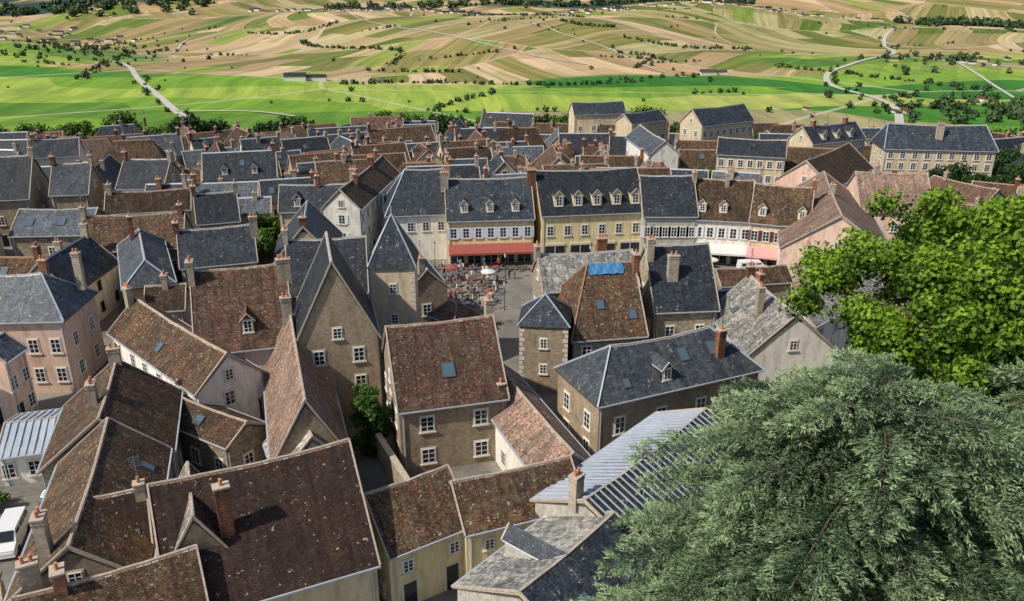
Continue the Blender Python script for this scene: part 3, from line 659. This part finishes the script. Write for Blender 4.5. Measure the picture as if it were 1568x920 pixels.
def cedar(name,x,y,h_,R,seed,zlo=.2,nb=95,kk=11):
    r_=np.random.default_rng(seed); root=empty(name,(x,y,0)); T=Part()
    T.tube([(0,0,-.5),(.1,0,h_*.3),(0,.1,h_*.7),(0,0,h_*.93)],[.75,.55,.28,.05],0,9)
    C_l=[];D=[];Ln=[];Wd=[];Co=[]
    for i in range(nb):
        f=(i+.5)/nb; z=h_*(zlo+(.98-zlo)*f); a=i*2.39996+r_.normal()*.2
        prof=(1-max(0,(f-.15)/.85)**1.9)**.6
        L_=R*max(.16,prof)*(1+.14*math.sin(3*a+seed)+.12*math.sin(7*a+f*9))*r_.uniform(.78,1.1)
        da=np.array([math.cos(a),math.sin(a),0]); pr=np.array([-da[1],da[0],0])
        rise=.3+.45*f; bl=r_.normal()*.12
        def bp(t): return da*L_*t+np.array([0,0,z+L_*(rise*t*.55-.32*t*t*t)])+pr*math.sin(t*3+i)*.25
        T.tube([bp(t) for t in(0,.25,.5,.75,.95)],[.13*(1-f*.5)*L_/R+.04,.10*L_/R+.03,.06,.04,.02],0,5)
        nt_=int(9+L_*1.9); t0=.2 if f<.5 else .02
        for k in range(nt_):
            t=t0+(1-t0)*(k+r_.random())/nt_; p0=bp(t)
            for sd in(-1,1):
                tl=(.5+.34*L_*(1-t)**.7*r_.uniform(.6,1.15))
                dd=unit(da*r_.uniform(.45,.9)+pr*sd*r_.uniform(.4,1)+np.array([0,0,r_.normal()*.15+.12]))
                ns=max(2,int(tl/.24))
                for j in range(ns):
                    u=(j+.6)/ns; c=p0+dd*tl*u+np.array([0,0,-.30*tl*u*u])
                    C_l.append(np.repeat(c[None],kk,0)+r_.normal(size=(kk,3))*.08)
                    D.append(unit(dd[None]*1.2+r_.normal(size=(kk,3))*np.array([.55,.55,.4])+np.array([0,0,-.02])))
                    Ln.append(r_.uniform(.16,.42,kk)); Wd.append(r_.uniform(.022,.042,kk))
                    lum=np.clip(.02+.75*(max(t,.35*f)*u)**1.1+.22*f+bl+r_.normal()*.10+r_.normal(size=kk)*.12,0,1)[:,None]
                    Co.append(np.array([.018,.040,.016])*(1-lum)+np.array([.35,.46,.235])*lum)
    C_l=np.concatenate(C_l);D=np.concatenate(D);Ln=np.concatenate(Ln);Wd=np.concatenate(Wd);Co=np.concatenate(Co)
    Sd=unit(np.cross(D,unit(np.array([0,0,1.])+r_.normal(size=D.shape)*.5)))
    T.build('trunk',['bark'],root,smooth=True); leaves('foliage',C_l,D,Sd,Ln,Wd,Co,parent=root,mat=NEED); return len(C_l)
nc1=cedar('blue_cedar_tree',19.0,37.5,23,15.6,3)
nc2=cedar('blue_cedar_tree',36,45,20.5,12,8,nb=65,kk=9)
broadleaf('yew_shrub',27,27,10,5,40,250,.3,(.05,.06,.01),(.2,.22,.03),cr=1.5)
protos=[]
def tree_inst(name,x,y,s,base=0,k=None):
    k=random.randrange(3) if k is None else k
    src=protos[k]; root=empty(name,(x,y,base)); root.scale=(s,s,s*random.uniform(.85,1.1)); root.rotation_euler[2]=random.uniform(0,6)
    for c in src.children:
        o=bpy.data.objects.new(c.name.split('.')[0],c.data); sc.collection.objects.link(o); o.parent=root
for i,(c1,c2) in enumerate((((.015,.045,.01),(.08,.17,.03)),((.025,.06,.01),(.14,.25,.03)),((.012,.035,.012),(.06,.12,.03)))):
    x_,y_=(-109,-70,150)[i],(250,270,200)[i]
    protos.append(broadleaf('broadleaf_tree',x_,y_,9,4.2,34,70,.6,c1,c2,cr=1.4,base=float(ter(x_,y_))-.5))
def strip(x0,y0,x1,y1,n,s,jit=3,k=None):
    for i in range(n):
        t=(i+.5)/n; x=x0+(x1-x0)*t+random.uniform(-jit,jit); y=y0+(y1-y0)*t+random.uniform(-jit,jit)
        tree_inst('broadleaf_tree',x,y,s*random.uniform(.7,1.15),float(ter(x,y))-.5,k)
strip(-195,215,-95,248,32,1.35,5);strip(-95,252,-30,264,12,1.15,5);strip(-30,264,75,262,26,1.25,5)
strip(78,238,165,215,18,1.2,6);strip(84,160,104,153,8,1.0,2,2);strip(112,190,150,200,8,1.0,4)
strip(25,196,30,200,2,.8);strip(36,224,75,232,8,1.0,6);strip(60,200,90,205,5,.9,4);strip(-10,240,30,246,7,1.0,5)
n_t=0
for _ in range(1500):
    x=random.uniform(-150,110);y=random.uniform(96,245)
    if abs(x)>y*.66 or n_t>=75: continue
    r=rect(x,y,0,1.3,1.3)
    if any(hit(r,q) for q in FOOT) or any(hit(r,q) for q in EX): continue
    tree_inst('garden_tree',x,y,random.uniform(.55,.95),float(ter(x,y))-.3,random.choice((0,1,1))); FOOT.append(rect(x,y,0,2,2)); n_t+=1
for x,y,s in((-28,65.5,2.4),(-24,66,2.4),(6.3,75.5,1.1),(0.3,77,1.2),(20,83,1.6),(-2.5,60.5,1.4),(-9,59,1.2),(-44,58,1.6)):
    broadleaf('garden_hedge' if s>2 else 'garden_shrub',x,y,1.8,s,12,130,.22,(.02,.06,.01),(.1,.22,.03),cr=.75,limbs=False)
def dtrees(name,pts,size):
    pts=np.array(pts,float); z=ter(pts[:,0],pts[:,1]); n=len(pts); per=34
    sz=size*rng.uniform(.45,1.3,n); ci=np.repeat(np.arange(n),per); dr=unit(rng.normal(size=(n*per,3)))
    c=np.stack([pts[:,0],pts[:,1],z+sz*.8],-1)[ci]+dr*sz[ci][:,None]*np.array([1,1,.9])*rng.random(n*per)[:,None]**.4
    nm=unit(dr+rng.normal(size=dr.shape)*.5);d=unit(np.cross(nm,rng.normal(size=dr.shape)));s=np.cross(nm,d)
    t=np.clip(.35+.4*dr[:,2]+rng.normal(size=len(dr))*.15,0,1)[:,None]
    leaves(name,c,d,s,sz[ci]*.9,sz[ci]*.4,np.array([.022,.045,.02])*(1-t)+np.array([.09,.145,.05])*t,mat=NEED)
pts=[]
for _ in range(110):
    y=random.uniform(800,2800);pts.append((random.uniform(-.68,.68)*y,y))
hed=[[(-516,2113),(-472,2028),(-361,1931),(-238,1800),(-230,1616)],[(122,2115),(165,2044),(242,2035)],[(-850,1900),(-720,1500),(-640,1250)],[(470,1500),(560,1300),(640,1150)],[(-250,1240),(-100,1300),(60,1290),(200,1330)],[(250,1900),(380,1800),(520,1850)],[(-700,2300),(-560,2250),(-480,2350)]]
for hh in hed:
    for c in spline(hh,24): pts.append((c[0]+random.gauss(0,5),c[1]+random.gauss(0,6)))
for _ in range(34):
    y=random.uniform(950,2700);x=random.uniform(-.6,.6)*y;a=random.choice((.3,-.2,1.2,.1));L_=random.uniform(60,230)
    for k in range(int(L_/9)):
        if random.random()<.75: pts.append((x+math.cos(a)*k*9+random.gauss(0,2),y+math.sin(a)*k*9+random.gauss(0,2)))
for k in ('rl','rr','rc'):
    for c in spline(roads[k],7):
        if random.random()<.5: pts.append((c[0]+random.choice((-1,1))*random.uniform(9,14),c[1]))
dtrees('distant_trees',pts,3.3)
pts=[(random.gauss(600,90),random.gauss(930,90)) for _ in range(230)]+[(random.gauss(-900,90),random.gauss(1800,160)) for _ in range(110)]+[(random.gauss(760,60),random.gauss(1500,60)) for _ in range(50)]
dtrees('distant_trees',pts,4.6)
pts=[(random.uniform(1250,2100),random.gauss(2700,50)) for _ in range(260)]+[(random.uniform(-2300,-1100),random.gauss(3200,120)) for _ in range(300)]+[(random.uniform(-700,900),random.gauss(3350,70)) for _ in range(200)]
dtrees('distant_woodland',pts,12)
VW=Part()
def vh(x,y,s,m,a=None):
    z=float(ter(x,y))-1; a=random.uniform(0,3.1) if a is None else a;e=Vector((math.cos(a),math.sin(a),0));f=Vector((-math.sin(a),math.cos(a),0));c=Vector((x,y,z))
    l,w,hh=s*random.uniform(.8,1.5),s*.5,s*.55
    VW.box(c+UP*hh/2,e*l,f*w,UP*hh/2,m)
    a_=[c+e*l*i+f*w*1.1*j+UP*hh for i,j in((-1,-1),(1,-1),(1,1),(-1,1))];r=[c-e*l+UP*(hh+w*.8),c+e*l+UP*(hh+w*.8)]
    VW.add(a_+r,[(0,1,5,4),(2,3,4,5),(1,2,5),(3,0,4)],random.choice((2,3)))
for cxv,cyv,sx,sy,n in((0,2800,230,60,110),(-500,3000,200,60,60),(800,2950,200,50,50),(-1400,2500,200,120,60),(-200,800,80,20,12),(600,920,110,70,18),(770,1480,60,40,12)):
    for _ in range(n): vh(random.gauss(cxv,sx),random.gauss(cyv,sy),random.uniform(5,8) if cyv<2000 else random.uniform(7,11),random.choice((0,1)))
for x,y,s in((330,1420,12),(350,1425,10),(-330,1280,14),(-300,1290,11)): vh(x,y,s,0,.1)
VW.build('distant_village',['white','cream','slate','tile_red'])
# ---------------------------------------------------------------- vehicles, people, plaza
M['carpaint']=plain('white_car_paint',(.7,.7,.7),.25,0,.02); M['carpaint2']=plain('grey_car_paint',(.15,.16,.18),.25,0,.02); M['tyre']=plain('tyre',(.02,.02,.02),.8)
def car(name,x,y,a,paint,van=False):
    r=empty(name,(x,y,0));r.rotation_euler[2]=a;B=Part()
    prof=[(-2.3,.35),(-2.35,.9),(-2.25,1.9),(.9,1.95),(1.6,1.15),(2.35,.95),(2.4,.35)] if van else [(-2.05,.35),(-2.1,.85),(-1.7,1.0),(-1.25,1.42),(.25,1.45),(.95,.98),(1.95,.82),(2.05,.35)]
    n=len(prof);w=.85
    vs=[(px,-w*(.86 if pz>1.2 else 1),pz) for px,pz in prof]+[(px,w*(.86 if pz>1.2 else 1),pz) for px,pz in prof]
    B.add(vs,[tuple(range(n))[::-1],tuple(range(n,2*n))]+[(i,(i+1)%n,n+(i+1)%n,n+i) for i in range(n)],0)
    if van:
        B.box((1.27,0,1.58),(.27,0,-.31),(0,.66,0),(.02,0,.02),1)
        for sx,l in((.55,.4),(-.6,.5),(-1.65,.4)): B.box((sx,0,1.5),(l,0,0),(0,.80,0),(0,0,.22),1)
    else: B.box((-.5,0,1.2),(.75,0,0),(0,.83,0),(0,0,.16),1); B.box((.62,0,1.23),(.3,0,-.2),(0,.66,0),(.02,0,.03),1); B.box((-1.49,0,1.23),(.18,0,.17),(0,.66,0),(.03,0,-.03),1)
    for sx in(-1.35,1.35):
        for sy in(-1,1): B.tube([(sx,sy*.72,.33),(sx,sy*.9,.33)],[.33,.33],2,12)
    B.box((2.0 if not van else 2.36,0,.7),(.04,0,0),(0,.75,0),(0,0,.08),3)
    B.build('body',[paint,'glass','tyre','frame'],r)
car('white_van',-39.9,53.6,-1.3,'carpaint',True);car('white_van',37,118.5,.1,'carpaint',True)
car('parked_car',30,118,.05,'carpaint2');car('parked_car',44,115,.1,'carpaint');car('parked_car',-39,60,1.4,'carpaint2');car('parked_car',33,111,.4,'carpaint')
def make_person(shirt,pants,pose):
    V_=[(0,0,.95),(0,0,1.2),(0,0,1.42),(0,0,1.52),(0,-.01,1.64),(0,-.01,1.74)]
    sw={0:0,1:.22}[pose]
    V_+= [(.1,0,.9),(.11,-sw,.5),(.12,-sw*.4,.08),(.12,-sw*.4-.16,.04),(-.1,0,.9),(-.11,sw*.7,.5),(-.12,sw*1.5,.1),(-.12,sw*1.5-.15,.05)]
    V_+= [(.2,0,1.4),(.25,sw*.5,1.12),(.24,sw*.2-.06,.88),(.24,-.08+sw*.2,.78),(-.2,0,1.4),(-.25,-sw*.5,1.12),(-.24,-sw-.06,.9),(-.24,-.08-sw,.8)]
    E_=[(0,1),(1,2),(2,3),(3,4),(4,5),(0,6),(6,7),(7,8),(8,9),(0,10),(10,11),(11,12),(12,13),(2,14),(14,15),(15,16),(16,17),(2,18),(18,19),(19,20),(20,21)]
    Rr=[.13,.13,.14,.055,.1,.08,.09,.065,.045,.04,.09,.065,.045,.04,.065,.045,.035,.03,.065,.045,.035,.03]
    me=bpy.data.meshes.new('p');me.from_pydata(V_,E_,[]);o=bpy.data.objects.new('p',me);sc.collection.objects.link(o)
    md=o.modifiers.new('s','SKIN')
    for i,sv in enumerate(me.skin_vertices[0].data): sv.radius=(Rr[i],Rr[i]*(.75 if i in(0,1,2) else 1)); sv.use_root=(i==0)
    o.modifiers.new('d','SUBSURF').levels=1
    dg=bpy.context.evaluated_depsgraph_get(); nm=bpy.data.meshes.new_from_object(o.evaluated_get(dg)); bpy.data.objects.remove(o)
    for m_ in('skin','hair',shirt,pants,'tyre'): nm.materials.append(M[m_])
    for p in nm.polygons:
        c=p.center; p.use_smooth=True
        p.material_index=(1 if c.z>1.7 or (c.z>1.6 and c.y>.03) else 0 if c.z>1.47 else 0 if (abs(c.x)>.19 and c.z<.93) else 2 if c.z>.95 else 3 if c.z>.1 else 4)
    return nm
M['skin']=plain('skin',(.5,.3,.22),.6,0,.05);M['hair']=plain('hair',(.06,.04,.03),.8)
for i,c in enumerate(((.6,.6,.6),(.4,.06,.05),(.05,.1,.3),(.05,.05,.05),(.08,.1,.16),(.3,.27,.2))): M['cl%d'%i]=plain('cloth_%d'%i,c,.9,0,.1)
pm=[make_person('cl0','cl4',0),make_person('cl1','cl3',1),make_person('cl2','cl5',1),make_person('cl3','cl4',0),make_person('cl0','cl5',1)]
def person(x,y):
    o=bpy.data.objects.new('person',random.choice(pm));o.location=(x,y,0.0);o.rotation_euler[2]=random.uniform(0,6.3);s=random.uniform(.92,1.04);o.scale=(s,s,s);sc.collection.objects.link(o)
for _ in range(44): person(random.uniform(-11,-2),random.uniform(101,121))
for _ in range(22): person(random.uniform(-10,45),random.uniform(113,119.5))
def table_set(x,y):
    r=empty('cafe_table_set',(x,y,0));B=Part();mm=random.choice((0,2,2,3))
    B.tube([(0,0,.72),(0,0,.76)],[.4,.4],mm,12);B.tube([(0,0,0),(0,0,.72)],[.03,.03],1,6);B.tube([(0,0,0),(0,0,.03)],[.22,.2],1,8)
    for k in range(3):
        a=k*2.1+random.random();c=Vector((math.cos(a)*.75,math.sin(a)*.75,0));e=Vector((math.cos(a),math.sin(a),0));f=Vector((-e.y,e.x,0))
        B.box(c+UP*.45,e*.2,f*.2,UP*.02,mm);B.box(c+e*.2+UP*.68,e*.015,f*.2,UP*.2,mm)
        for i in(-1,1):
            for j in(-1,1):B.box(c+e*.18*i+f*.18*j+UP*.22,e*.015,f*.015,UP*.22,1)
    B.build('furniture',['whitecloth','metal','wood','red'],r)
for i in range(4):
    for j in range(5): table_set(-10.5+i*2.3+random.uniform(-.3,.3),104+j*2.6)
for i in range(9): table_set(-12+i*1.9,119.3)
def parasol(x,y,m):
    r=empty('cafe_parasol',(x,y,0));B=Part();B.tube([(0,0,0),(0,0,2.5)],[.03,.03],1,6);B.tube([(0,0,0),(0,0,.1)],[.3,.3],1,8)
    n=8;vs=[(0,0,2.5)]+[(1.1*math.cos(2*math.pi*k/n),1.1*math.sin(2*math.pi*k/n),2.1) for k in range(n)]+[(1.1*math.cos(2*math.pi*k/n),1.1*math.sin(2*math.pi*k/n),1.95) for k in range(n)]
    B.add(vs,[(0,1+k,1+(k+1)%n) for k in range(n)]+[(1+k,1+n+k,1+n+(k+1)%n,1+(k+1)%n) for k in range(n)],0)
    B.build('canopy',[m,'metal'],r)
for x,y,m_ in((-9,115,'red'),(-3.5,113,'whitecloth'),(27,118,'green'),(30.5,118.5,'whitecloth')): parasol(x,y,m_)
def street_lamp(x,y):
    r=empty('street_lamp',(x,y,0));B=Part();B.tube([(0,0,0),(0,0,.5),(0,0,3.6)],[.1,.06,.04],0,8);B.tube([(0,0,3.6),(0,0,4.1)],[.11,.2],1,6);B.tube([(0,0,4.1),(0,0,4.35)],[.23,.02],0,6);B.build('post_and_lantern',['dark','frame'],r)
for x,y in((-12,120.5),(-1,115),(12,119),(25,116),(40,114),(-1,103)): street_lamp(x,y)
r=empty('conservatory',(-27,73.2,0));B=Part();B.box((0,0,1.6),(2.1,0,0),(0,1.4,0),(0,0,1.6),0)
for i in range(7):
    x=-2.1+.7*i;B.box((x,-1.42,1.6),(.05,0,0),(0,.05,0),(0,0,1.65),1);B.bar((x,-1.45,3.2),(x,1.4,4.1),.05,1)
for z in(.1,1.1,2.2,3.2):B.box((0,-1.43,z),(2.15,0,0),(0,.05,0),(0,0,.05),1)
B.add([(-2.1,-1.4,3.2),(2.1,-1.4,3.2),(2.1,1.4,4.1),(-2.1,1.4,4.1)],[(0,1,2,3)],0);B.build('frame_and_glass',['glass','red'],r)
B=Part();B.box((0,0,1.3),(.2,0,0),(0,4.5,0),(0,0,1.6),0);B.box((0,0,2.95),(.28,0,0),(0,4.6,0),(0,0,.06),1)
o=B.build('garden_wall',['stone','ridge'],None,(-10.4,61.5,0));o.rotation_euler[2]=.45
# ---------------------------------------------------------------- camera & light
cam=bpy.data.cameras.new('camera');cam.lens=28.7;cam.sensor_width=36;cam.clip_start=.5;cam.clip_end=20000
co_=bpy.data.objects.new('camera',cam);sc.collection.objects.link(co_);co_.location=(0,0,42);co_.rotation_euler=(math.radians(68.5),0,0);sc.camera=co_
sd=Vector((-.72,-.42,.85)).normalized(); el=math.asin(sd.z); az=math.atan2(sd.x,sd.y)
w=bpy.data.worlds.new('World');sc.world=w;w.use_nodes=True;nt=w.node_tree;sk=nt.nodes.new('ShaderNodeTexSky');sk.sky_type='NISHITA';sk.sun_disc=False;sk.sun_elevation=el;sk.sun_rotation=az
nt.links.new(sk.outputs[0],nt.nodes['Background'].inputs[0]);nt.nodes['Background'].inputs[1].default_value=.12
l=bpy.data.lights.new('sun','SUN');l.energy=4.6;l.angle=math.radians(1.5);l.color=(1,.93,.81);lo_=bpy.data.objects.new('sun',l);sc.collection.objects.link(lo_);lo_.rotation_euler=(-sd).to_track_quat('-Z','Y').to_euler();lo_.location=(0,0,300)
sc.view_settings.view_transform='Standard';sc.view_settings.look='None';sc.view_settings.exposure=0
print('cnt',cnt,nc1,nc2,n_t)
